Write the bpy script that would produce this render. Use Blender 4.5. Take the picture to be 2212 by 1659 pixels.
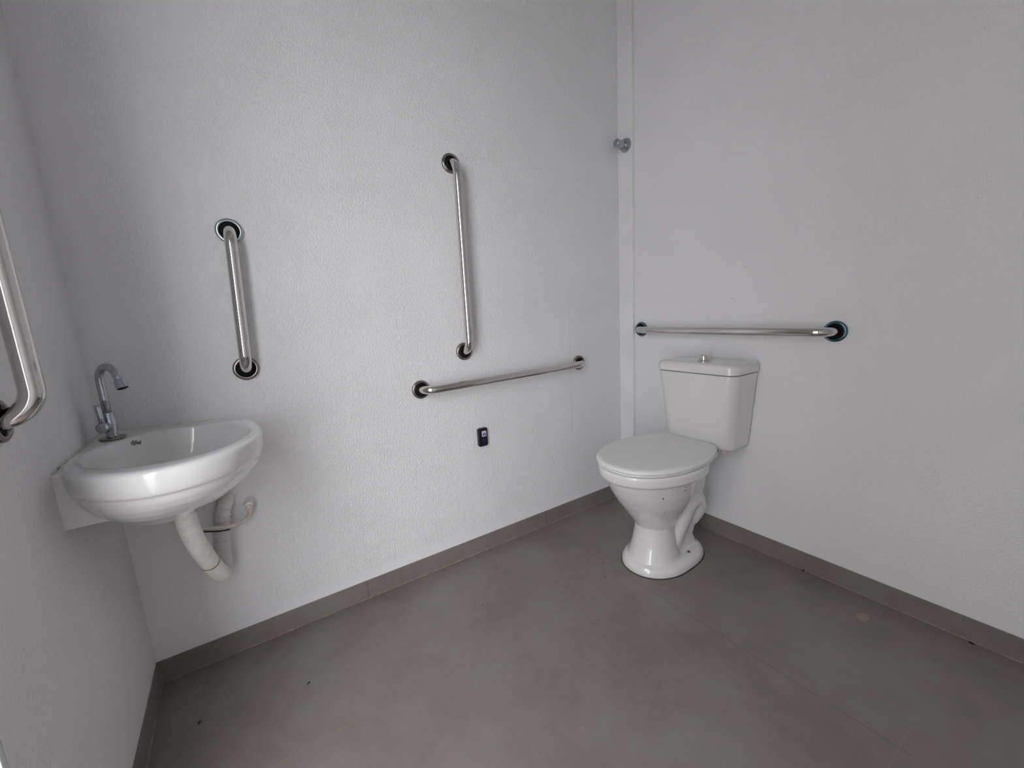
import bpy, bmesh, math, random
from mathutils import Vector, Matrix
random.seed(7)
for o in list(bpy.data.objects): bpy.data.objects.remove(o)
S = bpy.context.scene
C = S.collection
PI = math.pi

# ------------------------------------------------------------ camera
F_PX, YAW, PITCH, ROLL = 896.975, 0.578454, -0.175069, -0.0564513
cam_loc = Vector((0.32793, -1.49156, 1.02998))
fw = Vector((math.sin(YAW)*math.cos(PITCH), math.cos(YAW)*math.cos(PITCH), math.sin(PITCH)))
rt = Vector((math.cos(YAW), -math.sin(YAW), 0)); up = rt.cross(fw)
rt, up = math.cos(ROLL)*rt + math.sin(ROLL)*up, -math.sin(ROLL)*rt + math.cos(ROLL)*up
cd = bpy.data.cameras.new('camera'); cam = bpy.data.objects.new('camera', cd); C.objects.link(cam)
cd.sensor_fit = 'HORIZONTAL'; cd.sensor_width = 36.0; cd.lens = F_PX/2212*36.0; cd.clip_start = 0.01
M = Matrix((rt, up, -fw)).transposed().to_4x4(); M.translation = cam_loc
cam.matrix_world = M
S.camera = cam

# ------------------------------------------------------------ world, daylight through the doorway, exposure
W = bpy.data.worlds.new('overcast_sky'); S.world = W; W.use_nodes = True
bg = W.node_tree.nodes['Background']
bg.inputs[0].default_value = (0.985, 0.985, 1.0, 1); bg.inputs[1].default_value = 7.8
sl = bpy.data.lights.new('sun', 'SUN'); so = bpy.data.objects.new('sun', sl); C.objects.link(so)
sl.energy = 8.0; sl.angle = 0.02; sl.color = (1.0, 0.97, 0.93)
so.rotation_euler = Vector((-0.12, 0.62, -0.78)).to_track_quat('-Z', 'Y').to_euler()
try:
    W.cycles.sampling_method = 'MANUAL'; W.cycles.sample_map_resolution = 256
except Exception: pass
DOOR_Y0, DOOR_Y1, DOOR_H = -1.60, -0.728, 2.05       # doorway in the left wall
pl = bpy.data.lights.new('doorway_portal', 'AREA'); po = bpy.data.objects.new('doorway_portal', pl); C.objects.link(po)
pl.shape = 'RECTANGLE'; pl.size = DOOR_H; pl.size_y = DOOR_Y1-DOOR_Y0; pl.cycles.is_portal = True
po.location = (-0.10, (DOOR_Y0+DOOR_Y1)/2, DOOR_H/2); po.rotation_euler = (0, -PI/2, 0)
S.view_settings.view_transform = 'Standard'; S.view_settings.look = 'None'
S.view_settings.gamma = 1.0; S.view_settings.use_curve_mapping = False
S.view_settings.exposure = 0.0

# ------------------------------------------------------------ helpers
def link(o, parent=None):
    C.objects.link(o)
    if parent: o.parent = parent
    return o

def obj(name, bm, mats, parent=None, smooth=True, loc=None):
    me = bpy.data.meshes.new(name)
    bmesh.ops.recalc_face_normals(bm, faces=bm.faces[:])
    if loc is not None:
        bmesh.ops.translate(bm, verts=bm.verts[:], vec=-Vector(loc))
    bm.to_mesh(me); bm.free()
    if not isinstance(mats, (list, tuple)): mats = [mats]
    for m in mats: me.materials.append(m)
    if smooth:
        for p in me.polygons: p.use_smooth = True
    o = bpy.data.objects.new(name, me); link(o, parent)
    if loc is not None: o.location = loc
    return o

def thing(name, label, cat, loc=(0, 0, 0), group=None):
    o = bpy.data.objects.new(name, None); o.empty_display_size = 0.05
    link(o); o.location = loc
    o['label'] = label; o['category'] = cat
    if group: o['group'] = group
    return o

def tag(o, label, cat, group=None):
    o['label'] = label; o['category'] = cat
    if group: o['group'] = group
    return o

def struct(name, bm, m, smooth=False):
    o = obj(name, bm, m, smooth=smooth); o['kind'] = 'structure'; return o

def add_box(bm, a, b, bevel=0.0, seg=2, mat=0):
    a, b = Vector(a), Vector(b)
    r = bmesh.ops.create_cube(bm, size=1.0)
    vs = r['verts']
    for v in vs:
        v.co = Vector([(a[i]+b[i])/2 + v.co[i]*(b[i]-a[i]) for i in range(3)])
    fs = list({f for v in vs for f in v.link_faces})
    for f in fs: f.material_index = mat
    if bevel > 0:
        es = list({e for v in vs for e in v.link_edges})
        r = bmesh.ops.bevel(bm, geom=es, offset=bevel, segments=seg, affect='EDGES', profile=0.5)
        for f in r['faces']: f.material_index = mat
    return bm

def catmull(pts, n=8, closed=False):
    pts = [Vector(p) for p in pts]; out = []; N = len(pts)
    rng = N if closed else N-1
    for i in range(rng):
        if closed: p0, p1, p2, p3 = pts[(i-1) % N], pts[i], pts[(i+1) % N], pts[(i+2) % N]
        else: p0, p1, p2, p3 = pts[max(i-1, 0)], pts[i], pts[i+1], pts[min(i+2, N-1)]
        for k in range(n):
            t = k/n
            out.append(0.5*((2*p1)+(-p0+p2)*t+(2*p0-5*p1+4*p2-p3)*t*t+(-p0+3*p1-3*p2+p3)*t*t*t))
    if not closed: out.append(pts[-1].copy())
    return out

def add_rings(bm, rings, closed_ring=True, cap=(True, True), mat=0):
    vr = [[bm.verts.new(p) for p in r] for r in rings]
    n = len(vr[0])
    for a, b in zip(vr[:-1], vr[1:]):
        for i in range(n if closed_ring else n-1):
            j = (i+1) % n
            f = bm.faces.new((a[i], a[j], b[j], b[i])); f.material_index = mat
    if cap[0]: bm.faces.new(vr[0]).material_index = mat
    if cap[1]: bm.faces.new(vr[-1]).material_index = mat
    return vr

def add_tube(bm, path, rad, seg=24, cap=(True, True), mat=0, squash=None):
    path = [Vector(p) for p in path]; n = len(path)
    if not isinstance(rad, (list, tuple)): rad = [rad]*n
    T = []
    for i in range(n):
        d = path[min(i+1, n-1)]-path[max(i-1, 0)]; T.append(d.normalized())
    ref = Vector((0, 0, 1)) if abs(T[0].z) < 0.9 else Vector((1, 0, 0))
    U = (ref - T[0]*ref.dot(T[0])).normalized(); rings = []
    for i in range(n):
        U = (U - T[i]*U.dot(T[i])).normalized(); V = T[i].cross(U)
        rings.append([path[i]+(U*math.cos(2*PI*k/seg)+V*math.sin(2*PI*k/seg))*rad[i] for k in range(seg)])
    return add_rings(bm, rings, cap=cap, mat=mat)

def add_lathe(bm, prof, origin=(0, 0, 0), axis=(0, 0, 1), seg=40, mat=0, cap=(True, True)):
    ax = Vector(axis).normalized(); ref = Vector((0, 0, 1)) if abs(ax.z) < 0.9 else Vector((1, 0, 0))
    U = (ref-ax*ref.dot(ax)).normalized(); V = ax.cross(U); o = Vector(origin)
    rings = [[o+ax*h+(U*math.cos(2*PI*k/seg)+V*math.sin(2*PI*k/seg))*max(r, 1e-4) for k in range(seg)] for r, h in prof]
    return add_rings(bm, rings, cap=cap, mat=mat)

def shade_auto(o, ang=35):
    m = o.modifiers.new('edge', 'EDGE_SPLIT'); m.split_angle = math.radians(ang); return o

def remesh(o, size, smooth_it=4, fac=0.5):
    m = o.modifiers.new('voxel', 'REMESH'); m.mode = 'VOXEL'; m.voxel_size = size; m.use_smooth_shade = True
    if smooth_it:
        s = o.modifiers.new('soften', 'SMOOTH'); s.factor = fac; s.iterations = smooth_it
    return o

# ------------------------------------------------------------ materials
class NT:
    def __init__(s, name):
        s.m = bpy.data.materials.new(name); s.m.use_nodes = True; s.t = s.m.node_tree
        s.b = s.t.nodes['Principled BSDF']
    def n(s, typ, **kw):
        nd = s.t.nodes.new(typ)
        for k, v in kw.items(): setattr(nd, k, v)
        return nd
    def l(s, a, b): s.t.links.new(a, b)
    def math(s, op, a, b=None, c=None):
        nd = s.n('ShaderNodeMath', operation=op)
        for i, v in enumerate((a, b, c)):
            if v is None: continue
            if isinstance(v, (int, float)): nd.inputs[i].default_value = v
            else: s.l(v, nd.inputs[i])
        return nd.outputs[0]
    def pos(s):
        return s.n('ShaderNodeNewGeometry').outputs['Position']
    def sep(s, v):
        nd = s.n('ShaderNodeSeparateXYZ'); s.l(v, nd.inputs[0]); return nd.outputs
    def scale(s, v, sc):
        nd = s.n('ShaderNodeVectorMath', operation='MULTIPLY'); s.l(v, nd.inputs[0]); nd.inputs[1].default_value = sc; return nd.outputs[0]
    def noise(s, v, scale, detail=3, rough=0.5, dist=0.0):
        nd = s.n('ShaderNodeTexNoise'); s.l(v, nd.inputs['Vector']); nd.inputs['Scale'].default_value = scale
        nd.inputs['Detail'].default_value = detail; nd.inputs['Roughness'].default_value = rough; nd.inputs['Distortion'].default_value = dist
        return nd.outputs[0]
    def ramp(s, f, stops):
        nd = s.n('ShaderNodeValToRGB'); s.l(f, nd.inputs[0]); e = nd.color_ramp.elements
        e[0].position, e[0].color = stops[0][0], (*stops[0][1], 1); e[1].position, e[1].color = stops[-1][0], (*stops[-1][1], 1)
        for p, c in stops[1:-1]:
            x = e.new(p); x.color = (*c, 1)
        return nd.outputs[0]
    def mix(s, f, a, b):
        nd = s.n('ShaderNodeMix', data_type='RGBA')
        for i, v in ((0, f), (6, a), (7, b)):
            if isinstance(v, (int, float)): nd.inputs[i].default_value = v
            elif isinstance(v, tuple): nd.inputs[i].default_value = (*v, 1)
            else: s.l(v, nd.inputs[i])
        return nd.outputs[2]
    def bump(s, h, strength, dist):
        nd = s.n('ShaderNodeBump'); nd.inputs['Strength'].default_value = strength; nd.inputs['Distance'].default_value = dist
        s.l(h, nd.inputs['Height']); s.l(nd.outputs[0], s.b.inputs['Normal']); return nd
    def line(s, coord, at, half):           # 1 on a thin line |coord-at| < half
        return s.math('LESS_THAN', s.math('ABSOLUTE', s.math('SUBTRACT', coord, at)), half)

def simple(name, col, rough=0.5, metal=0.0, var=0.04, nscale=30, coat=0.0, spec=None):
    t = NT(name); n = t.noise(t.pos(), nscale, 3)
    lo = tuple(max(0, c*(1-var)) for c in col); hi = tuple(min(1, c*(1+var)) for c in col)
    t.l(t.ramp(n, [(0.3, lo), (0.7, hi)]), t.b.inputs['Base Color'])
    t.b.inputs['Roughness'].default_value = rough; t.b.inputs['Metallic'].default_value = metal
    if coat:
        t.b.inputs['Coat Weight'].default_value = coat; t.b.inputs['Coat Roughness'].default_value = 0.03
    return t.m

WALL_COL = (0.828, 0.822, 0.838)
def wall_mat(name, strength, stretch, crack=False, spots=()):
    t = NT(name); p = t.pos(); x, y, z = t.sep(p)
    n0 = t.noise(p, 2.2, 4, 0.6)
    base = t.ramp(n0, [(0.3, tuple(c*0.97 for c in WALL_COL)), (0.7, tuple(c*1.02 for c in WALL_COL))])
    t.b.inputs['Roughness'].default_value = 0.62
    sv = t.scale(p, stretch)
    a = t.noise(sv, 180, 1.5, 0.5, 0.25)
    h = t.ramp(a, [(0.42, (0, 0, 0)), (0.60, (1, 1, 1))])
    a2 = t.noise(sv, 260, 1.0, 0.5)
    hh = t.math('ADD', t.math('MULTIPLY', h, 1.0), t.math('MULTIPLY', a2, 0.25))
    lo = t.noise(p, 5.0, 2)                                        # roller passes: rougher and smoother areas
    amp = t.math('MULTIPLY_ADD', lo, 1.3, 0.25)
    fade = t.n('ShaderNodeMapRange'); fade.inputs[1].default_value = 0.085; fade.inputs[2].default_value = 0.125
    t.l(z, fade.inputs[0])
    if crack:
        fx_ = t.n('ShaderNodeMapRange'); fx_.inputs[1].default_value = 0.0; fx_.inputs[2].default_value = 0.42; fx_.inputs[3].default_value = 0.12
        t.l(x, fx_.inputs[0]); amp = t.math('MULTIPLY', amp, fx_.outputs[0])      # the paint is rolled flatter near the left corner
    amp = t.math('MULTIPLY', amp, fade.outputs[0])                # trowelled smooth band over the skirting
    big = t.math('MULTIPLY', t.noise(p, 9, 2), 1.1)
    t.bump(t.math('ADD', t.math('MULTIPLY', hh, amp), big), strength, 0.0025)
    col = base
    if crack:
        w = t.math('MULTIPLY', t.math('SUBTRACT', t.noise(t.scale(p, (1, 1, 1)), 14, 5, 0.7), 0.5), 0.055)
        c1 = t.line(t.math('ADD', x, w), 1.640, 0.0006)
        c1 = t.math('MULTIPLY', c1, t.math('MULTIPLY', t.math('GREATER_THAN', z, 0.42), t.math('LESS_THAN', z, 1.30)))
        gap = t.math('GREATER_THAN', t.noise(p, 7, 1), 0.47)
        c2 = t.line(t.math('ADD', z, t.math('MULTIPLY', w, 1.0)), 1.615, 0.0005)
        c2 = t.math('MULTIPLY', c2, t.math('MULTIPLY', t.math('GREATER_THAN', x, 0.88), t.math('LESS_THAN', x, 1.52)))
        col = t.mix(t.math('MULTIPLY', t.math('MULTIPLY', t.math('MAXIMUM', c1, c2), gap), 0.38), col, (0.22, 0.20, 0.19))
    for (px, py, pz, r, cc) in spots:
        d = t.n('ShaderNodeVectorMath', operation='DISTANCE'); t.l(p, d.inputs[0]); d.inputs[1].default_value = (px, py, pz)
        col = t.mix(t.math('MULTIPLY', t.math('LESS_THAN', d.outputs[1 if len(d.outputs) > 1 else 0], r), 0.7), col, cc)
    t.l(col, t.b.inputs['Base Color'])
    return t.m

J1, J3, D2, D4 = 0.6064, 1.4535, 0.4721, 1.2947
T = J3-J1
TILE = (0.216, 0.187, 0.177)
def tile_mat(name, floor=True, axis=None, joints=()):
    t = NT(name); p = t.pos(); x, y, z = t.sep(p)
    n1 = t.noise(p, 3.4, 6, 0.62); n2 = t.noise(p, 26, 4, 0.6); n3 = t.noise(p, 420, 2, 0.5)
    f = t.math('ADD', t.math('MULTIPLY', n1, 0.62), t.math('ADD', t.math('MULTIPLY', n2, 0.22), t.math('MULTIPLY', n3, 0.16)))
    c = t.ramp(f, [(0.32, (TILE[0]*0.80, TILE[1]*0.76, TILE[2]*0.75)), (0.44, (TILE[0]*0.90, TILE[1]*0.93, TILE[2]*0.91)), (0.5, TILE), (0.58, (TILE[0]*1.05, TILE[1]*1.12, TILE[2]*1.11)), (0.68, (TILE[0]*1.24, TILE[1]*1.20, TILE[2]*1.20))])
    beige = (0.27, 0.215, 0.155); dark = (0.055, 0.048, 0.042)
    msk = None
    if floor:
        wob = t.math('GREATER_THAN', t.noise(p, 16, 3), 0.40)
        for co, at, half, colr, op in ((x, J1, 0.0011, beige, 0.75), (x, J3, 0.0009, dark, 0.6), (y, -D2, 0.0012, beige, 0.8), (y, -D4, 0.0012, beige, 0.6),
                                       (x, J3+T, 0.001, dark, 0.7), (x, J1-T, 0.001, dark, 0.7), (y, -D4-T+0.02, 0.001, dark, 0.7)):
            m = t.line(co, at, half)
            msk = m if msk is None else t.math('MAXIMUM', msk, m)
            c = t.mix(t.math('MULTIPLY', t.math('MULTIPLY', m, t.math('MULTIPLY_ADD', wob, 0.55, 0.45)), op), c, colr)
        # worn beige scuff near the right wall
        v = t.n('ShaderNodeVectorMath', operation='SUBTRACT'); t.l(p, v.inputs[0]); v.inputs[1].default_value = (1.872, -1.103, 0)
        sc = t.scale(v.outputs[0], (28, 52, 1)); ln = t.n('ShaderNodeVectorMath', operation='LENGTH'); t.l(sc, ln.inputs[0])
        d = t.math('ADD', ln.outputs[1], t.math('MULTIPLY', n2, 0.9))
        c = t.mix(t.math('MULTIPLY', t.math('LESS_THAN', d, 1.15), 0.55), c, (0.40, 0.30, 0.21))
        # tiny dark specks scattered as in the photo
        for (px, py, r) in ((0.928, -0.297, 0.0028), (0.36, -0.60, 0.002), (1.44, -0.387, 0.0034), (1.967, -0.544, 0.004), (1.672, -0.283, 0.0025), (0.905, -0.285, 0.002), (1.10, -0.138, 0.002), (1.082, -0.146, 0.0035), (1.385, -0.455, 0.003), (1.20, -0.60, 0.002), (1.62, -0.74, 0.002)):
            dd = t.n('ShaderNodeVectorMath', operation='DISTANCE'); t.l(p, dd.inputs[0]); dd.inputs[1].default_value = (px, py, 0)
            c = t.mix(t.math('MULTIPLY', t.math('LESS_THAN', dd.outputs[1], r), 0.85), c, (0.025, 0.02, 0.018))
    else:
        co = x if axis == 'x' else y
        for at in joints:
            m = t.line(co, at, 0.0012); msk = m if msk is None else t.math('MAXIMUM', msk, m)
            c = t.mix(t.math('MULTIPLY', m, 0.6), c, dark if axis == 'x' else beige)
    t.l(c, t.b.inputs['Base Color'])
    t.l(t.math('MULTIPLY_ADD', n2, 0.16, 0.36), t.b.inputs['Roughness'])
    h = t.math('ADD', t.math('MULTIPLY', n3, 0.35), t.math('MULTIPLY', n2, 0.3))
    if msk is not None: h = t.math('SUBTRACT', h, t.math('MULTIPLY', msk, 1.2))
    t.bump(h, 0.25, 0.001)
    return t.m

m_wall_back = wall_mat('white_textured_paint', 0.55, (1.15, 1.15, 0.75), crack=True)
m_wall_side = wall_mat('white_rolled_paint', 0.32, (1.1, 1.1, 0.9), spots=((2.0, -0.205, 1.545, 0.0022, (0.35, 0.2, 0.17)), (2.0, -0.62, 1.145, 0.0025, (0.25, 0.2, 0.2)), (2.0, -0.57, 1.03, 0.0018, (0.25, 0.2, 0.2))))
m_ceiling = simple('white_ceiling_paint', (0.74, 0.73, 0.73), 0.8)
m_trim = simple('white_smooth_paint', (0.835, 0.828, 0.842), 0.55, nscale=8)
m_floor = tile_mat('grey_porcelain_tile')
m_base_back = tile_mat('grey_tile_skirting', False, 'x', (J1, J3))
m_base_side = tile_mat('grey_tile_skirting_side', False, 'y', (-D4, -D2))
m_grout = simple('beige_grout', (0.33, 0.27, 0.20), 0.9, var=0.3, nscale=90)
m_frame = simple('white_door_frame_enamel', (0.75, 0.77, 0.78), 0.35)
m_ground = simple('outdoor_concrete', (0.33, 0.325, 0.32), 0.9, var=0.12, nscale=6)
m_chrome = simple('polished_steel', (0.64, 0.62, 0.60), 0.07, 1.0, 0.02, 60)
m_chrome_blue = simple('worn_blue_grey_chrome', (0.42, 0.45, 0.49), 0.16, 1.0, 0.10, 160)
m_chrome_dark = simple('dark_reflection_steel', (0.30, 0.28, 0.27), 0.12, 1.0, 0.05, 60)  # dark brownish reflection in the flanges painted into the base colour
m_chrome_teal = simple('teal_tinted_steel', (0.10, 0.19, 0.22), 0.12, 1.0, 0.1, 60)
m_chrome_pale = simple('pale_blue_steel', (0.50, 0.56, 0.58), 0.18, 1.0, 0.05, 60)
m_black = simple('black_void_shade', (0.004, 0.004, 0.005), 0.85)
m_ceramic = simple('white_glazed_ceramic', (0.74, 0.73, 0.735), 0.16, var=0.015, nscale=6, coat=0.6)
m_sinkceramic = simple('white_sink_ceramic', (0.72, 0.715, 0.72), 0.14, var=0.015, nscale=6, coat=0.7)
m_lid = simple('white_seat_plastic', (0.76, 0.755, 0.75), 0.33, var=0.02, nscale=9)
m_hose = simple('white_corrugated_plastic', (0.83, 0.81, 0.78), 0.42, var=0.06, nscale=40)
m_hose_old = simple('cream_plastic', (0.68, 0.62, 0.54), 0.45, var=0.08, nscale=60)
m_rust = simple('rusty_bolt_metal', (0.13, 0.085, 0.07), 0.45, 0.7, 0.3, 200)
m_blackbox = simple('black_glossy_plastic', (0.006, 0.007, 0.014), 0.3)
m_white = simple('sticker_white', (0.78, 0.76, 0.82), 0.5)
m_blue = simple('sticker_blue', (0.015, 0.03, 0.30), 0.45)
m_pink = simple('sticker_pink', (0.62, 0.30, 0.33), 0.5)
m_navy = simple('navy_button_plastic', (0.008, 0.010, 0.05), 0.35)
m_wire = simple('brass_wire', (0.45, 0.30, 0.13), 0.4, 0.6)
m_debris = simple('dark_debris', (0.02, 0.014, 0.012), 0.7, var=0.4, nscale=400)
m_logo = simple('logo_print', (0.05, 0.055, 0.06), 0.4)
m_base_ring = simple('dark_base_ring', (0.05, 0.045, 0.042), 0.8)
m_caulk = simple('old_white_caulk', (0.72, 0.70, 0.67), 0.7, var=0.2, nscale=80)

# ------------------------------------------------------------ room shell
YF, ZC, TH = -1.78, 2.75, 0.15
bm = bmesh.new(); add_box(bm, (-TH, YF-TH, -0.1), (2.0+TH, TH, 0)); struct('floor', bm, m_floor)
bm = bmesh.new(); add_box(bm, (-TH, YF-TH, ZC), (2.0+TH, TH, ZC+0.1)); struct('ceiling', bm, m_ceiling)
bm = bmesh.new(); add_box(bm, (-TH, 0, 0), (2.0+TH, TH, ZC)); struct('wall_back', bm, m_wall_back)
bm = bmesh.new(); add_box(bm, (2.0, YF, 0), (2.0+TH, 0, ZC)); struct('wall_right', bm, m_wall_side)
bm = bmesh.new(); add_box(bm, (-TH, YF-TH, 0), (2.0+TH, YF, ZC)); struct('wall_front', bm, m_wall_side)
bm = bmesh.new()
add_box(bm, (-TH, DOOR_Y1, 0), (0, 0, ZC)); add_box(bm, (-TH, YF, 0), (0, DOOR_Y0, ZC)); add_box(bm, (-TH, DOOR_Y0, DOOR_H), (0, DOOR_Y1, ZC))
struct('wall_left', bm, m_wall_side)
bm = bmesh.new(); add_box(bm, (-6, -7, -0.14), (-TH, 6, -0.02)); struct('floor_outside', bm, m_ground)
# door frame lining the opening
bm = bmesh.new()
fr = 0.012
add_box(bm, (-TH-0.005, DOOR_Y1-fr, 0), (-0.001, DOOR_Y1, DOOR_H), 0.002); add_box(bm, (-TH-0.005, DOOR_Y0, 0), (-0.001, DOOR_Y0+fr, DOOR_H), 0.002)
add_box(bm, (-TH-0.005, DOOR_Y0+fr, DOOR_H-fr), (-0.001, DOOR_Y1-fr, DOOR_H), 0.002)
struct('door_1', bm, m_frame)
# unseen wall added outside to keep sky light off the right wall
bm = bmesh.new(); add_box(bm, (-1.95, -2.02, -0.02), (-1.75, 5.5, 2.9)); struct('wall_light_blocker', bm, m_ground)
# shallow pilaster in the far right corner
bm = bmesh.new(); add_box(bm, (1.983, -0.087, 0.0), (2.0, 0, ZC), 0.0015); struct('trim_1', bm, m_trim)
HB = 0.071
bm = bmesh.new(); add_box(bm, (0.0, -0.004, 0), (1.983, 0, HB), 0.0008); struct('baseboard_back', bm, m_base_back)
bm = bmesh.new(); add_box(bm, (1.996, YF, 0), (2.0, -0.087, HB), 0.0008); struct('baseboard_right', bm, m_base_side)
bm = bmesh.new(); add_box(bm, (0, DOOR_Y1+0.002, 0), (0.004, -0.004, HB), 0.0008); struct('baseboard_left', bm, m_base_side)
# grout beads where skirting meets floor
bm = bmesh.new()
def bead(p, q, r0, seed):
    rnd = random.Random(seed); p, q = Vector(p), Vector(q); n = int((q-p).length/0.02)
    pts = [p.lerp(q, i/n) for i in range(n+1)]
    add_tube(bm, pts, [r0*(0.55+0.75*rnd.random()) for _ in pts], 6)
bead((0.004, -0.0045, 0.0003), (1.98, -0.0045, 0.0003), 0.0017, 1)
bead((1.9955, -0.1, 0.0003), (1.9955, YF, 0.0003), 0.0016, 2)
bead((0.0045, -0.0045, 0.0003), (0.0045, DOOR_Y1+0.01, 0.0003), 0.0019, 3)
bead((0.0045, -0.0045, 0.0), (0.0045, -0.0045, 0.05), 0.0022, 4)
struct('trim_2', bm, m_grout, True)

# ------------------------------------------------------------ grab bars
def grab_bar(label, A, B, N, m_tube=m_chrome, m_f=(m_chrome_dark, m_chrome_dark), off=0.052, r=0.0155, seed=0):
    """A, B: flange centres on the wall; N: wall normal into the room."""
    A, B, N = Vector(A), Vector(B), Vector(N); d = (B-A).normalized()
    t = thing('grab_bar', label, 'grab bar', A)
    rb = off-0.002
    pts = []
    K = 12
    for i in range(K+1):                                   # first bend
        a = i/K*PI/2; pts.append(A + N*(off-rb) + N*rb*math.sin(a) + d*rb*(1-math.cos(a)))
    L = (B-A).length
    for i in range(1, 20): pts.append(A + N*off + d*(rb+(L-2*rb)*i/20))
    for i in range(K+1):
        a = PI/2*(1-i/K); pts.append(B + N*(off-rb) + N*rb*math.sin(a) - d*rb*(1-math.cos(a)))
    pts = [A+N*0.0005]+pts+[B+N*0.0005]
    bm = bmesh.new(); add_tube(bm, pts, r, 36); obj('tube', bm, m_tube, t, loc=A).location = (0, 0, 0)
    for P, mf in ((A, m_f[0]), (B, m_f[1])):
        bm = bmesh.new()
        # cover ring: rolled outer lip, slightly dished, open in the middle
        prof = [(0.0345, 0.0), (0.0352, 0.004), (0.0340, 0.0075), (0.0310, 0.0095), (0.0270, 0.0100), (0.0252, 0.0088), (0.0250, 0.002)]
        add_lathe(bm, prof, P, N, 48, cap=(False, False))
        f = obj('flange', bm, mf, t, loc=A); f.location = (0, 0, 0)
        bm = bmesh.new(); add_lathe(bm, [(0.0253, 0.0), (0.0253, 0.003)], P, N, 40)  # black disc paints the shaded hollow behind the cover ring
        g = obj('flange_hollow_shade', bm, m_black, f, loc=A); g.location = (0, 0, 0)
        g['label'] = 'black disc painting the shade inside the flange'
    return t
grab_bar('short vertical steel grab bar on the left wall, cut off by the photo edge', (0, -0.522, 0.905), (0, -0.522, 1.305), (1, 0, 0), off=0.047, m_f=(m_chrome_dark, m_chrome_pale))
grab_bar('short upright steel grab bar on the back wall above the right end of the sink', (0.343, 0, 0.902), (0.358, 0, 1.300), (0, -1, 0), m_f=(m_chrome_dark, m_chrome_pale))
grab_bar('long vertical steel grab bar in the middle of the back wall', (1.081, 0, 0.880), (1.083, 0, 1.578), (0, -1, 0))
grab_bar('horizontal steel grab bar on the back wall, below the long vertical bar', (0.886, 0, 0.754), (1.692, 0, 0.764), (0, -1, 0))
grab_bar('horizontal steel grab bar on the right wall over the toilet tank', (2.0, -0.926, 0.901), (2.0, -0.128, 0.904), (-1, 0, 0), m_f=(m_chrome_teal, m_chrome_teal))

# ------------------------------------------------------------ shower valve knob on the corner pilaster
t = thing('wall_valve', 'small round chrome valve knob high in the far corner', 'valve', (1.983, -0.050, 1.763))
def lpart(name, prof, m, parent, axis=(-1, 0, 0), origin=(0, 0, 0), seg=40):
    bm = bmesh.new(); add_lathe(bm, prof, origin, axis, seg); return obj(name, bm, m, parent)
shade_auto(lpart('wall_flange', [(0.0315, 0), (0.0315, 0.004), (0.0300, 0.008), (0.0255, 0.018), (0.0215, 0.022), (0.0175, 0.023)], m_chrome_blue, t), 30)
k = shade_auto(lpart('knob', [(0.0170, 0.021), (0.0166, 0.030), (0.0166, 0.042), (0.0175, 0.054), (0.0188, 0.062), (0.0180, 0.0645), (0.0150, 0.065)], m_chrome_blue, t), 30)
lpart('knob_cap', [(0.0145, 0.0640), (0.0143, 0.0662), (0.008, 0.0668)], m_chrome_blue, k)

# ------------------------------------------------------------ black call button box on the back wall
bx0, bx1, bz0, bz1, bt = 1.113, 1.156, 0.474, 0.552, 0.014
t = thing('call_button_box', 'small black plastic box with accessibility sticker on the back wall', 'call button', ((bx0+bx1)/2, 0, (bz0+bz1)/2))
w, h = (bx1-bx0)/2, (bz1-bz0)/2
bm = bmesh.new()
ch = 0.005
def octo(y, s=1.0, q=0.0): return [Vector((a, y, b)) for a, b in ((-w+ch+q, -h+q), (w-ch-q, -h+q), (w-q, -h+ch+q), (w-q, h-ch-q), (w-ch-q, h-q), (-w+ch+q, h-q), (-w+q, h-ch-q), (-w+q, -h+ch+q))]
add_rings(bm, [octo(0), octo(-bt+0.002), octo(-bt, q=0.002)])
obj('case', bm, m_blackbox, t, smooth=False)
sx0, sx1, sz0, sz1 = -0.006, 0.0145, 0.003, 0.027
bm = bmesh.new(); add_box(bm, (sx0, -bt-0.0006, sz0), (sx1, -bt, sz1)); st = obj('sticker', bm, m_white, t, smooth=False)
bm = bmesh.new(); add_box(bm, (sx0+0.0035, -bt-0.0010, sz0+0.002), (sx1-0.0025, -bt-0.0005, sz0+0.0145)); obj('blue_panel', bm, m_blue, st, smooth=False)
bm = bmesh.new()
for k in range(4): add_box(bm, (sx0+0.0025+k*0.0042, -bt-0.0010, sz1-0.0062), (sx0+0.0052+k*0.0042, -bt-0.0005, sz1-0.0020))
add_box(bm, (sx0+0.0045, -bt-0.0010, sz1-0.0092), (sx1-0.0045, -bt-0.0005, sz1-0.0075)); obj('red_lettering', bm, m_pink, st, smooth=False)
bm = bmesh.new(); Y = -bt-0.0013; cx, cz = (sx0+sx1)/2+0.0005, sz0+0.008
add_lathe(bm, [(0.0011, 0), (0.0011, 0.0006)], (cx-0.0012, Y+0.0006, cz+0.0045), (0, -1, 0), 16)
def seg2(a, b, r=0.0006): add_tube(bm, [(cx+a[0], Y, cz+a[1]), (cx+b[0], Y, cz+b[1])], r, 8)
seg2((-0.0012, 0.003), (-0.0008, -0.0005)); seg2((-0.0008, -0.0005), (0.002, -0.0005)); seg2((0.002, -0.0005), (0.0033, -0.004)); seg2((-0.001, 0.0015), (0.0015, 0.0015))
arc = [(cx-0.0005+0.0030*math.cos(a), Y, cz-0.0022+0.0030*math.sin(a)) for a in [math.radians(d) for d in range(130, 345, 15)]]
add_tube(bm, arc, 0.0006, 8); obj('wheelchair_symbol', bm, m_white, st, smooth=False)
bm = bmesh.new(); add_lathe(bm, [(0.0095, 0), (0.0095, 0.0010), (0.0080, 0.0018)], (0.003, -bt, -0.014), (0, -1, 0), 32); obj('push_button', bm, m_navy, t)

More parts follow.
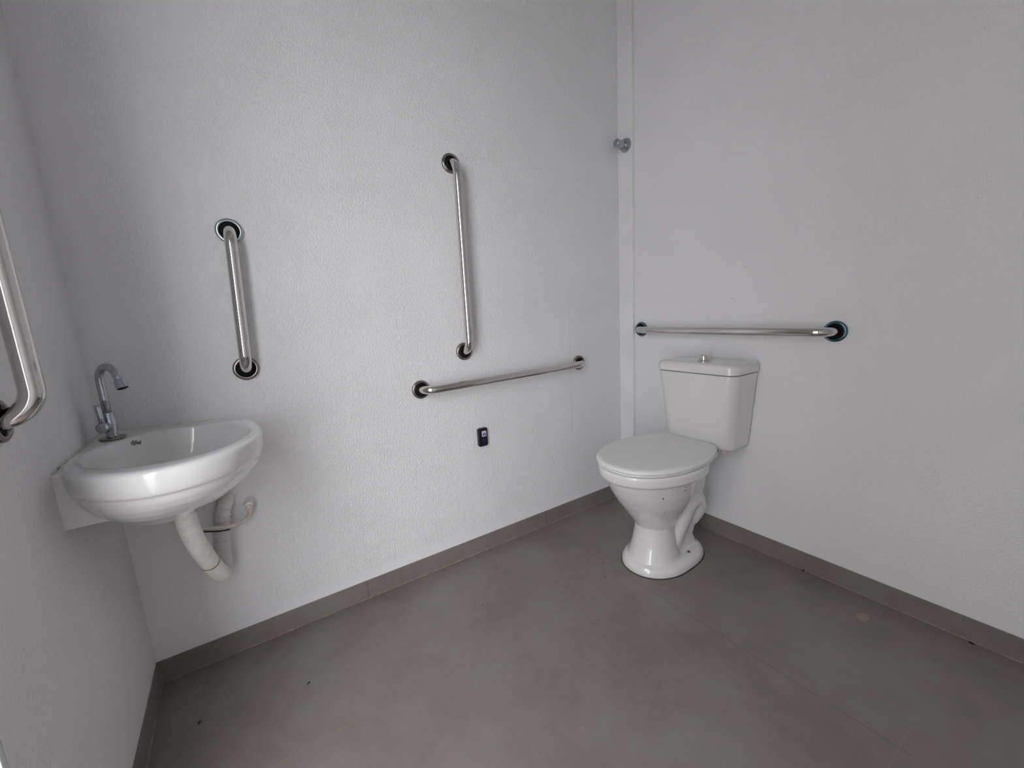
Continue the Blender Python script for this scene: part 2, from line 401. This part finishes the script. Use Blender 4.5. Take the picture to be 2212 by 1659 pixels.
# ------------------------------------------------------------ toilet
TX, TY = 1.62, -0.500
def egg(cx, cy, z, af, ab, b, nf=2.0, nb=2.4, N=64):
    out = []
    for k in range(N):
        a = 2*PI*k/N; c, s = math.cos(a), math.sin(a); n = nf if c < 0 else nb; A = af if c < 0 else ab
        x = A*math.copysign(abs(c)**(2/n), c); y = b*math.copysign(abs(s)**(2/n), s)
        out.append(Vector((cx+x, cy+y, z)))
    return out
CHIPS = [((1.603, -0.55, 0.289), 0.0020), ((1.606, -0.55, 0.286), 0.0018), ((1.744, -0.55, 0.281), 0.0018), ((1.746, -0.55, 0.294), 0.0013), ((1.615, -0.55, 0.225), 0.0013)]
toilet = thing('toilet', 'white ceramic toilet with closed lid and rear tank by the right wall', 'toilet', (TX, TY, 0))
def tpart(name, bm, m, par=toilet):
    o = obj(name, bm, m, par, loc=(TX, TY, 0)); o.location = (0, 0, 0); return o
bm = bmesh.new()
# bowl, from rim down to the neck, one watertight loft
R = [egg(1.62, TY, 0.440, 0.238, 0.17, 0.178), egg(1.62, TY, 0.4385, 0.243, 0.175, 0.183), egg(1.62, TY, 0.430, 0.246, 0.178, 0.186), egg(1.62, TY, 0.403, 0.243, 0.178, 0.184), egg(1.62, TY, 0.396, 0.238, 0.175, 0.180),
     egg(1.62, TY, 0.393, 0.222, 0.100, 0.166), egg(1.62, TY, 0.370, 0.214, 0.095, 0.161), egg(1.62, TY, 0.330, 0.194, 0.088, 0.150), egg(1.62, TY, 0.285, 0.165, 0.082, 0.133),
     egg(1.62, TY, 0.240, 0.131, 0.078, 0.110), egg(1.62, TY, 0.205, 0.104, 0.074, 0.090), egg(1.62, TY, 0.180, 0.086, 0.075, 0.078), egg(1.62, TY, 0.162, 0.070, 0.06, 0.062)]
add_rings(bm, R)
# pedestal
P = [egg(1.615, TY, 0.190, 0.070, 0.06, 0.068), egg(1.615, TY, 0.170, 0.074, 0.065, 0.074), egg(1.615, TY, 0.140, 0.076, 0.07, 0.076), egg(1.615, TY, 0.095, 0.086, 0.075, 0.083),
     egg(1.615, TY, 0.055, 0.099, 0.085, 0.093), egg(1.615, TY, 0.034, 0.107, 0.09, 0.101), egg(1.615, TY, 0.004, 0.112, 0.095, 0.106)]
add_rings(bm, P)
# foot flange
Fo = [egg(1.640, TY, 0.040, 0.128, 0.185, 0.098, 2.1, 2.8), egg(1.640, TY, 0.034, 0.142, 0.200, 0.113, 2.1, 2.8), egg(1.640, TY, 0.022, 0.152, 0.210, 0.123, 2.1, 2.8), egg(1.640, TY, 0.008, 0.155, 0.213, 0.127, 2.1, 2.8), egg(1.640, TY, -0.004, 0.154, 0.212, 0.127, 2.1, 2.8)]
add_rings(bm, Fo)
# rear column carrying the tank
def rrect(x0, x1, y0, y1, r, z, n=6):
    out = []
    for cx, cy, a0 in ((x1-r, y1-r, 0), (x0+r, y1-r, 90), (x0+r, y0+r, 180), (x1-r, y0+r, 270)):
        for k in range(n+1):
            a = math.radians(a0+90*k/n); out.append(Vector((cx+r*math.cos(a), cy+r*math.sin(a), z)))
    return out
RC = [rrect(1.70, 1.885, TY-0.125, TY+0.125, 0.05, 0.436), rrect(1.70, 1.885, TY-0.120, TY+0.120, 0.05, 0.415), rrect(1.70, 1.880, TY-0.098, TY+0.098, 0.045, 0.39), rrect(1.70, 1.872, TY-0.082, TY+0.082, 0.04, 0.35),
      rrect(1.70, 1.862, TY-0.078, TY+0.078, 0.035, 0.30), rrect(1.70, 1.860, TY-0.072, TY+0.072, 0.035, 0.25), rrect(1.70, 1.862, TY-0.066, TY+0.066, 0.035, 0.19), rrect(1.69, 1.848, TY-0.062, TY+0.062, 0.035, 0.145), rrect(1.68, 1.825, TY-0.062, TY+0.062, 0.035, 0.12), rrect(1.64, 1.808, TY-0.062, TY+0.062, 0.035, 0.08), rrect(1.62, 1.83, TY-0.07, TY+0.07, 0.03, 0.02)]
add_rings(bm, RC)
# trapway swelling out of both flanks
for sy in (-1, 1):
    tp = catmull([(1.655, TY+sy*0.035, 0.055), (1.685, TY+sy*0.042, 0.115), (1.720, TY+sy*0.046, 0.170), (1.762, TY+sy*0.048, 0.222), (1.805, TY+sy*0.047, 0.228), (1.828, TY+sy*0.045, 0.190), (1.820, TY+sy*0.036, 0.160), (1.805, TY+sy*0.026, 0.135)], 5)
    add_tube(bm, tp, 0.041, 20)
    # thin web between bowl and trapway
    add_tube(bm, catmull([(1.66, TY+sy*0.05, 0.19), (1.705, TY+sy*0.055, 0.25), (1.745, TY+sy*0.06, 0.32), (1.76, TY+sy*0.07, 0.39)], 5), 0.022, 16)
# solid core filling the hollow between pedestal and trapway
add_rings(bm, [rrect(1.60, 1.80, TY-0.045, TY+0.045, 0.03, 0.01), rrect(1.60, 1.80, TY-0.042, TY+0.042, 0.03, 0.12), rrect(1.62, 1.84, TY-0.050, TY+0.050, 0.03, 0.17), rrect(1.62, 1.85, TY-0.055, TY+0.055, 0.03, 0.34)])
body = tpart('bowl_body', bm, m_ceramic)
remesh(body, 0.0042, 3)
from mathutils.bvhtree import BVHTree
bmc = bmesh.new(); bmc.from_mesh(body.data); bvb = BVHTree.FromBMesh(bmc); bmc.free()
O_ = Vector((TX, TY, 0)); src = Vector((0.33, -1.49, 1.03))-O_
for tgt, rr in CHIPS:
    q, nn, _i, _d = bvb.ray_cast(src, (Vector(tgt)-O_-src).normalized())
    if q is None: continue
    if nn.dot(src-q) < 0: nn = -nn
    bm = bmesh.new(); add_lathe(bm, [(rr, 0.0001), (rr, 0.0016), (rr*0.7, 0.0020)], q, nn, 10)
    ck = obj('dark_speck', bm, m_debris, body); ck['label'] = 'tiny dark speck on the glaze'
bm = bmesh.new(); rg = egg(1.640, TY, 0.001, 0.1555, 0.2135, 0.1285, 2.1, 2.8); add_tube(bm, rg+[rg[0]], 0.0022, 8)  # thin dark bead along the line where foot meets floor
bs = tpart('base_ring', bm, m_base_ring); bs['label'] = 'thin dark line round the foot'
# seat ring and lid
HWs = [(1.3745, 0), (1.3765, 0.030), (1.386, 0.064), (1.405, 0.098), (1.440, 0.133), (1.490, 0.161), (1.55, 0.179), (1.61, 0.186), (1.67, 0.184), (1.725, 0.174), (1.775, 0.157), (1.815, 0.137), (1.840, 0.120), (1.8480, 0.110), (1.8500, 0.102), (1.8505, 0.085), (1.852, 0.03)]
def lid_ring(z, s=0.0, yoff=0.0):
    up_ = [Vector((x, y, 0)) for x, y in HWs]
    full = up_ + [Vector((v.x, -v.y, 0)) for v in reversed(up_[1:])]
    full = catmull(full, 3, closed=True)
    c = Vector((1.62, 0, 0)); out = []
    n = len(full)
    for i, v in enumerate(full):
        tn = (full[(i+1) % n]-full[i-1]); nrm = Vector((tn.y, -tn.x, 0)).normalized()
        if nrm.dot(v-c) < 0: nrm = -nrm
        q = (v-nrm*s) if s < 0.0065 else c+(v-c)*(1-s/0.19); out.append(Vector((q.x, TY+yoff+q.y, z)))
    return out
bm = bmesh.new(); add_rings(bm, [lid_ring(0.4415, 0.012), lid_ring(0.4415, 0.005), lid_ring(0.4450, 0.003), lid_ring(0.4490, 0.005), lid_ring(0.4492, 0.012)])
seat = tpart('seat', bm, m_lid); shade_auto(seat, 50)
bm = bmesh.new(); add_rings(bm, [lid_ring(0.4498, 0.010), lid_ring(0.4498, 0.0025), lid_ring(0.4510, 0.0006), lid_ring(0.4545, 0.0), lid_ring(0.4595, 0.0008), lid_ring(0.4635, 0.0035), lid_ring(0.4662, 0.0090), lid_ring(0.4674, 0.0150), lid_ring(0.4678, 0.022), lid_ring(0.4682, 0.055)])
lid = tpart('lid', bm, m_lid); shade_auto(lid, 50)
for sy in (-1, 1):
    bm = bmesh.new(); add_tube(bm, [(1.862, TY+sy*0.075-0.022, 0.452), (1.862, TY+sy*0.075+0.022, 0.452)], 0.009, 16); tpart('hinge', bm, m_lid)
# tank
TC = -0.519
def trect(x0, hw, z, r=0.045): 
    out = []
    x1 = 1.993; y0, y1 = TC-hw, TC+hw
    for cx, cy, a0, rr in ((x1, y1, 0, 0.012), (x0, y1, 90, r), (x0, y0, 180, r), (x1, y0, 270, 0.012)):
        sx = -1 if cx == x1 else 1; sy = -1 if cy == y1 else 1
        for k in range(9):
            a = math.radians(a0+90*k/8); out.append(Vector((cx+sx*rr+rr*math.cos(a), cy+sy*rr+rr*math.sin(a), z)))
    return out
bm = bmesh.new()
add_rings(bm, [trect(1.868, 0.128, 0.4375, 0.04), trect(1.858, 0.139, 0.439, 0.045), trect(1.852, 0.1455, 0.4445, 0.045), trect(1.849, 0.148, 0.455, 0.045), trect(1.838, 0.1565, 0.56, 0.045), trect(1.829, 0.1635, 0.66, 0.042), trect(1.8205, 0.171, 0.735, 0.040), trect(1.8205, 0.171, 0.7425, 0.04), trect(1.8235, 0.168, 0.7435, 0.04)])
tank = tpart('tank', bm, m_ceramic); shade_auto(tank, 50)
bm = bmesh.new()
add_rings(bm, [trect(1.835, 0.158, 0.7436, 0.038), trect(1.835, 0.158, 0.7465, 0.038), trect(1.8185, 0.1735, 0.7470, 0.042), trect(1.8165, 0.1755, 0.7485, 0.042), trect(1.8175, 0.1750, 0.765, 0.042), trect(1.8195, 0.1745, 0.776, 0.042), trect(1.8235, 0.171, 0.7825, 0.042), trect(1.830, 0.165, 0.7855, 0.040), trect(1.842, 0.155, 0.7865, 0.036)])
tl = tpart('tank_lid', bm, m_ceramic); shade_auto(tl, 50)
bm = bmesh.new(); add_lathe(bm, [(0.0265, 0), (0.0265, 0.0015), (0.0240, 0.003), (0.017, 0.0045)], (1.893, -0.524, 0.7868), seg=36); fb = tpart('button_collar', bm, m_chrome)
bm = bmesh.new(); add_lathe(bm, [(0.0178, 0), (0.0180, 0.014), (0.0172, 0.0170), (0.0150, 0.0185)], (1.893, -0.524, 0.7895), seg=36); shade_auto(tpart('flush_button', bm, m_chrome), 40)
for sy, by in ((-1, -0.590), (1, -0.41)):
    bm = bmesh.new(); add_lathe(bm, [(0.0115, 0), (0.0115, 0.0015), (0.0065, 0.003), (0.0062, 0.008), (0.0035, 0.0125)], (1.715, by, 0.0325), seg=6); b = tpart('floor_bolt', bm, m_rust); b['label'] = 'rusty floor bolt'
bm = bmesh.new(); add_tube(bm, [(1.925, -0.60, 0.44), (1.925, -0.60, 0.415), (1.93, -0.60, 0.405)], 0.010, 16); add_tube(bm, catmull([(1.905, -0.585, 0.425), (1.89, -0.57, 0.41), (1.88, -0.55, 0.40)], 5), 0.006, 12)
tpart('tank_fitting', bm, m_hose)

# ------------------------------------------------------------ corner sink
sink = thing('corner_sink', 'white ceramic corner sink hung in the left corner of the room', 'sink', (0.14, -0.22, 0.60))
SC = Vector((0.150, -0.235))
OUT = [(-0.003, -0.33), (0.014, -0.378), (0.042, -0.428), (0.082, -0.472), (0.130, -0.503), (0.175, -0.513), (0.232, -0.502), (0.285, -0.466), (0.323, -0.412), (0.345, -0.350), (0.352, -0.285), (0.347, -0.21), (0.330, -0.13), (0.302, -0.055), (0.268, 0.003), (0.2, 0.003), (0.12, 0.003), (-0.003, 0.003), (-0.003, -0.10), (-0.003, -0.2), (-0.003, -0.27)]
INN = [(0.018, -0.285), (0.030, -0.335), (0.055, -0.380), (0.085, -0.412), (0.125, -0.438), (0.168, -0.452), (0.228, -0.448), (0.280, -0.410), (0.312, -0.362), (0.326, -0.300), (0.322, -0.235), (0.300, -0.165), (0.262, -0.110), (0.211, -0.085), (0.163, -0.086), (0.119, -0.100), (0.085, -0.125), (0.052, -0.172), (0.028, -0.225)]
NA = 160
def polar(pts, smooth=1):
    if smooth: pts = [tuple(v)[:2] for v in catmull([(a, b, 0) for a, b in pts], 6, closed=True)]
    n = len(pts); out = []
    for k in range(NA):
        a = 2*PI*k/NA; d = Vector((math.cos(a), math.sin(a))); best = None
        for i in range(n):
            p = Vector(pts[i])-SC; q = Vector(pts[(i+1) % n])-SC; e = q-p
            den = d.x*e.y-d.y*e.x
            if abs(den) < 1e-12: continue
            s = (p.x*e.y-p.y*e.x)/den; u = (p.x*d.y-p.y*d.x)/den
            if s > 0 and -1e-6 <= u <= 1+1e-6: best = s if best is None else max(best, s)
        out.append(best)
    return out
FR = [tuple(v)[:2] for v in catmull([(a, b, 0) for a, b in OUT[:15]], 8)]
RO = polar(FR+OUT[15:], 0); RI = polar(INN, 1)
def srim(x, y):            # top height: the wall edge sits a touch lower towards the right
    k = max(0.0, min(1.0, 1+y/0.14)); return -0.018*max(0, x)/0.27*k
def sring(rad, f, z, tilt=1.0, inset=0.0):
    out = []
    for k in range(NA):
        a = 2*PI*k/NA; r = max(rad[k]*f-inset, 0.002); sh_ = max(0.0, 0.70-z)/0.10 if rad is RO else 0.0
        x = SC.x-0.016*sh_+r*math.cos(a); y = SC.y-0.003*sh_+r*math.sin(a)
        x = max(x, -0.003); y = min(y, 0.003)
        out.append(Vector((x, y, z+srim(x, y)*tilt)))
    return out
mixr = lambda w: [RI[k]*(1-w)+RO[k]*w for k in range(NA)]
bm = bmesh.new()
L = [sring(RO, 0.06, 0.6005, 0), sring(RO, 0.20, 0.6020, 0), sring(RO, 0.36, 0.6090, 0), sring(RO, 0.50, 0.6220, 0), sring(RO, 0.62, 0.6400, 0), sring(RO, 0.73, 0.6560, 0), sring(RO, 0.82, 0.6730, 0), sring(RO, 0.89, 0.6900, 0), sring(RO, 0.935, 0.7060, 0), sring(RO, 0.955, 0.7180, 0), sring(RO, 0.960, 0.7235, 0),
     sring(RO, 0.980, 0.7255, 0), sring(RO, 0.992, 0.735, 0.5), sring(RO, 1.0, 0.750, 1), sring(RO, 1.0, 0.764, 1), sring(RO, 1.0, 0.771, 1, 0.0015), sring(RO, 1.0, 0.7755, 1, 0.006), sring(RO, 1.0, 0.777, 1, 0.013),
     sring(mixr(0.45), 1.0, 0.7765, 1), sring(mixr(0.15), 1.0, 0.7755, 1), sring(RI, 1.0, 0.773, 1), sring(RI, 0.98, 0.767, 1), sring(RI, 0.955, 0.755, 0.8), sring(RI, 0.90, 0.730, 0.5), sring(RI, 0.80, 0.700, 0), sring(RI, 0.64, 0.672, 0), sring(RI, 0.42, 0.652, 0), sring(RI, 0.2, 0.643, 0), sring(RI, 0.05, 0.641, 0)]
add_rings(bm, L)
# wall flanges (skirts) on both walls
def prism(bm, poly, z0, z1):
    add_rings(bm, [[Vector((x, y, z0)) for x, y in poly], [Vector((x, y, z1)) for x, y in poly]])
prism(bm, [(-0.003, 0.003), (-0.003, -0.379), (0.036, -0.379), (0.036, 0.003)], 0.655, 0.735)
prism(bm, [(-0.003, -0.355), (-0.003, -0.379), (0.088, -0.379), (0.088, -0.365)], 0.655, 0.735)
prism(bm, [(-0.003, 0.003), (-0.003, -0.379), (0.030, -0.379), (0.022, -0.30), (0.014, 0.003)], 0.70, 0.771)
prism(bm, [(0.02, 0.003), (0.325, 0.003), (0.325, -0.035), (0.02, -0.060)], 0.660, 0.742)
sb = obj('basin', bm, m_sinkceramic, sink, loc=sink.location); sb.location = (0, 0, 0)
remesh(sb, 0.0030, 7)
# printed maker's mark inside the basin: an illegible little script
bm = bmesh.new()
lg = [[(0, 0), (3, 1.2), (4.6, 3.0), (3.6, 4.2), (1.6, 2.6), (1.0, 0.4), (2.6, -0.9), (5.0, 0.3)], [(6.0, -2.0), (7.2, 1.5), (8.2, 4.0), (10.4, 3.6), (10.0, 1.6), (7.8, 1.0)], [(10.8, 1.2), (12.2, 2.4), (13.9, 1.9), (13.2, 0.4), (11.4, 0.2), (10.8, 1.2)], [(14.4, 1.0), (16.2, 2.6), (17.2, 1.8), (15.6, 0.4), (14.4, 1.0)], [(17.8, 5.0), (17.4, 2.4), (17.6, 0.3)]]
from mathutils.bvhtree import BVHTree
bt_ = bmesh.new(); add_rings(bt_, L); bt_.normal_update(); bv = BVHTree.FromBMesh(bt_); bt_.free()
src = Vector((0.32, -1.45, 1.02)); hitp, nrm, _i, _d = bv.ray_cast(src, (Vector((0.0860, -0.1450, 0.7560))-src).normalized())
if nrm.dot(src-hitp) < 0: nrm = -nrm
ux = (Vector((1, -0.12, 0))-nrm*nrm.dot(Vector((1, -0.12, 0)))).normalized(); uy = nrm.cross(ux)
for s_ in lg: add_tube(bm, catmull([hitp+nrm*0.0022+ux*(a-9)*0.00125+uy*b*0.0020-Vector(sink.location) for a, b in s_], 5), 0.0007, 6)
lo = obj('printed_logo', bm, m_logo, sb); lo['label'] = 'dark script mark printed in the basin'
# caulk line along the left wall corner
bm = bmesh.new()
rnd = random.Random(5)
cp = [Vector((0.001, -0.34+0.0155*i, 0.7755)) for i in range(23)] + [Vector((0.01+0.016*i, -0.001, 0.7755-0.018*(0.01+0.016*i)/0.27)) for i in range(16)]
add_tube(bm, cp, [0.0015+0.0013*rnd.random() for _ in cp], 8)
cb = obj('caulk_bead', bm, m_caulk, sink, loc=sink.location); cb.location = (0, 0, 0)

# ------------------------------------------------------------ faucet
fx, fy, fz = 0.0455, -0.1290, 0.7790
fc = thing('faucet', 'chrome gooseneck faucet standing on the back ledge of the corner sink', 'faucet', (fx, fy, fz))
def fpart(name, bm, m=m_chrome_blue, par=fc): return obj(name, bm, m, par)
bm = bmesh.new(); add_lathe(bm, [(0.0250, -0.002), (0.0252, 0.0008), (0.0235, 0.0022), (0.0125, 0.0035)], seg=40); fpart('base_flange', bm, m_chrome_dark)
bm = bmesh.new(); add_lathe(bm, [(0.0110, 0.002), (0.0108, 0.012), (0.0125, 0.018), (0.0130, 0.040), (0.0120, 0.046), (0.0118, 0.062), (0.0105, 0.063)], seg=32); shade_auto(fpart('body', bm), 35)
dv = Vector((0.62, -0.785, 0)).normalized()
gp = [Vector((0, 0, 0.055)), Vector((0, 0, 0.10)), Vector((0, 0, 0.135))]
ar = 0.034
for i in range(1, 15):
    a = PI-PI*0.90*i/14; gp.append(Vector((0, 0, 0.140))+dv*(ar+ar*math.cos(a))+Vector((0, 0, ar*math.sin(a))))
gp.append(gp[-1]+(gp[-1]-gp[-2]).normalized()*0.012)
bm = bmesh.new(); add_tube(bm, gp, 0.0083, 24); fpart('spout', bm)
e = gp[-1]; ed = (gp[-1]-gp[-2]).normalized()
bm = bmesh.new(); add_lathe(bm, [(0.0085, -0.004), (0.0098, -0.001), (0.0112, 0.0), (0.0115, 0.018), (0.0100, 0.018), (0.0098, 0.012)], e, ed, 28); ae = shade_auto(fpart('aerator', bm), 35)
bd = Vector((-0.28, -0.96, 0.10)).normalized()
bm = bmesh.new(); add_lathe(bm, [(0.0085, 0.006), (0.0085, 0.018), (0.0120, 0.020), (0.0128, 0.026), (0.0125, 0.032), (0.0085, 0.0345)], (0, 0, 0.028), bd, 28); hd = shade_auto(fpart('handle_hub', bm), 35)
bm = bmesh.new(); hp = Vector((0, 0, 0.028))+bd*0.026
add_tube(bm, [hp+Vector((0, 0, 0.006)), hp+Vector((-0.001, 0, 0.025)), hp+Vector((-0.002, 0.001, 0.048)), hp+Vector((-0.003, 0.001, 0.056))], [0.0062, 0.0054, 0.0060, 0.0050], 16); fpart('handle_lever', bm)

# ------------------------------------------------------------ drain hose
dh = thing('drain_hose', 'white corrugated drain hose looping under the sink into the wall', 'hose', (0.162, -0.25, 0.60))
o0 = Vector(dh.location)
path = catmull([(0.163, -0.245, 0.595), (0.164, -0.240, 0.565), (0.169, -0.215, 0.500), (0.177, -0.160, 0.425), (0.189, -0.105, 0.350), (0.197, -0.066, 0.312), (0.202, -0.034, 0.319), (0.206, -0.026, 0.375), (0.213, -0.026, 0.430), (0.222, -0.028, 0.480), (0.232, -0.020, 0.505), (0.236, 0.004, 0.512)], 40)
acc = [0.0]
for a, b in zip(path[:-1], path[1:]): acc.append(acc[-1]+(b-a).length)
tot = acc[-1]; pts = []; rad = []
step = 0.0009; s = 0.0; i = 0
while s < tot:
    while i < len(acc)-2 and acc[i+1] < s: i += 1
    u = (s-acc[i])/max(1e-9, acc[i+1]-acc[i]); pts.append(path[i].lerp(path[i+1], u))
    ph = abs(math.sin(PI*s/0.0072))
    smooth_end = s > tot-0.075
    rad.append(0.0195 if smooth_end and (s % 0.018) < 0.015 else (0.0180+0.0046*ph**0.8)); s += step
bm = bmesh.new(); add_tube(bm, [p-o0 for p in pts], rad, 28); obj('corrugated_tube', bm, m_hose, dh)
bm = bmesh.new(); add_lathe(bm, [(0.0215, 0.0), (0.0225, 0.002), (0.0225, 0.016), (0.0200, 0.020)], (0.0015, 0.004, -0.019), (0, 0, 1), 12); shade_auto(obj('drain_nut', bm, m_hose, dh), 30)
k = int(len(pts)*0.40)
c0 = pts[k]-o0; td = (pts[k+3]-pts[k-3]).normalized(); rf = Vector((0, 0, 1)); u = (rf-td*rf.dot(td)).normalized(); v = td.cross(u)
bm = bmesh.new()
for dd in (-0.0012, 0.0012):
    add_tube(bm, [c0+td*dd+(u*math.cos(2*PI*q/32)+v*math.sin(2*PI*q/32))*0.0222 for q in range(33)], 0.0008, 6)
w_ = obj('wire_tie', bm, m_wire, dh); w_['label'] = 'thin brass coloured wire twisted round the hose'

# ------------------------------------------------------------ water supply hose
sh = thing('supply_hose', 'thin cream water hose curving from the wall fitting behind the drain hose', 'hose', (0.29, 0, 0.478))
o1 = Vector(sh.location)
sp = catmull([(0.291, -0.030, 0.464), (0.286, -0.036, 0.452), (0.268, -0.050, 0.446), (0.240, -0.068, 0.450), (0.205, -0.088, 0.464), (0.165, -0.110, 0.485), (0.130, -0.130, 0.520), (0.11, -0.138, 0.555), (0.095, -0.140, 0.585), (0.088, -0.140, 0.603)], 8)
bm = bmesh.new(); add_tube(bm, [p-o1 for p in sp], 0.0062, 16); obj('hose_tube', bm, m_hose_old, sh)
bm = bmesh.new(); add_lathe(bm, [(0.0155, 0), (0.0155, 0.003), (0.0125, 0.006), (0.012, 0.030), (0.010, 0.034)], (0, 0, 0.008), (0, -1, 0), 24); shade_auto(obj('wall_elbow', bm, m_hose, sh), 35)
bm = bmesh.new(); add_lathe(bm, [(0.0085, 0), (0.0120, 0.002), (0.0120, 0.013), (0.0100, 0.015), (0.0095, 0.022)], (0.0, -0.026, 0.010), (0.05, -0.12, -1), 10); shade_auto(obj('hose_nut', bm, m_hose_old, sh), 30)
wl = thing('wire', 'thin dark wire running beside the cream water hose under the sink', 'wire', (0.17, -0.10, 0.47))
o2 = Vector(wl.location)
bm = bmesh.new(); add_tube(bm, [p-o2 for p in catmull([(0.118, -0.215, 0.592), (0.128, -0.195, 0.566), (0.142, -0.165, 0.540), (0.165, -0.135, 0.490), (0.190, -0.105, 0.466), (0.215, -0.085, 0.450), (0.236, -0.076, 0.444)], 6)], 0.0022, 10); obj('wire_strand', bm, m_debris, wl)

# ------------------------------------------------------------ dark crumbs on the floor
def crumb(x, y, sx, sy, rz, label, seed):
    rnd = random.Random(seed); bm = bmesh.new(); bmesh.ops.create_icosphere(bm, subdivisions=2, radius=1.0)
    for v in bm.verts:
        k = 0.8+0.4*rnd.random(); v.co = Vector((v.co.x*sx*k, v.co.y*sy*k, max(0, (v.co.z+0.6)*0.0016*k)))
    bmesh.ops.rotate(bm, verts=bm.verts[:], cent=(0, 0, 0), matrix=Matrix.Rotation(rz, 3, 'Z'))
    o = obj('debris_crumb', bm, m_debris); o.location = (x, y, 0.0001); tag(o, label, 'debris', 'dark crumbs lying on the floor'); return o
crumb(0.104, -0.226, 0.0045, 0.003, 0.8, 'small black crumb on the floor below the corner sink', 1)
crumb(0.363, -0.272, 0.0055, 0.002, 0.5, 'thin brown crumb on the floor tile in front of the short bar', 2)
crumb(1.990, -0.888, 0.005, 0.004, 0.2, 'dark crumb against the right skirting, nearer the toilet', 3)
crumb(1.986, -1.322, 0.0065, 0.0045, 1.1, 'dark crumb against the right skirting by the tile joint', 4)
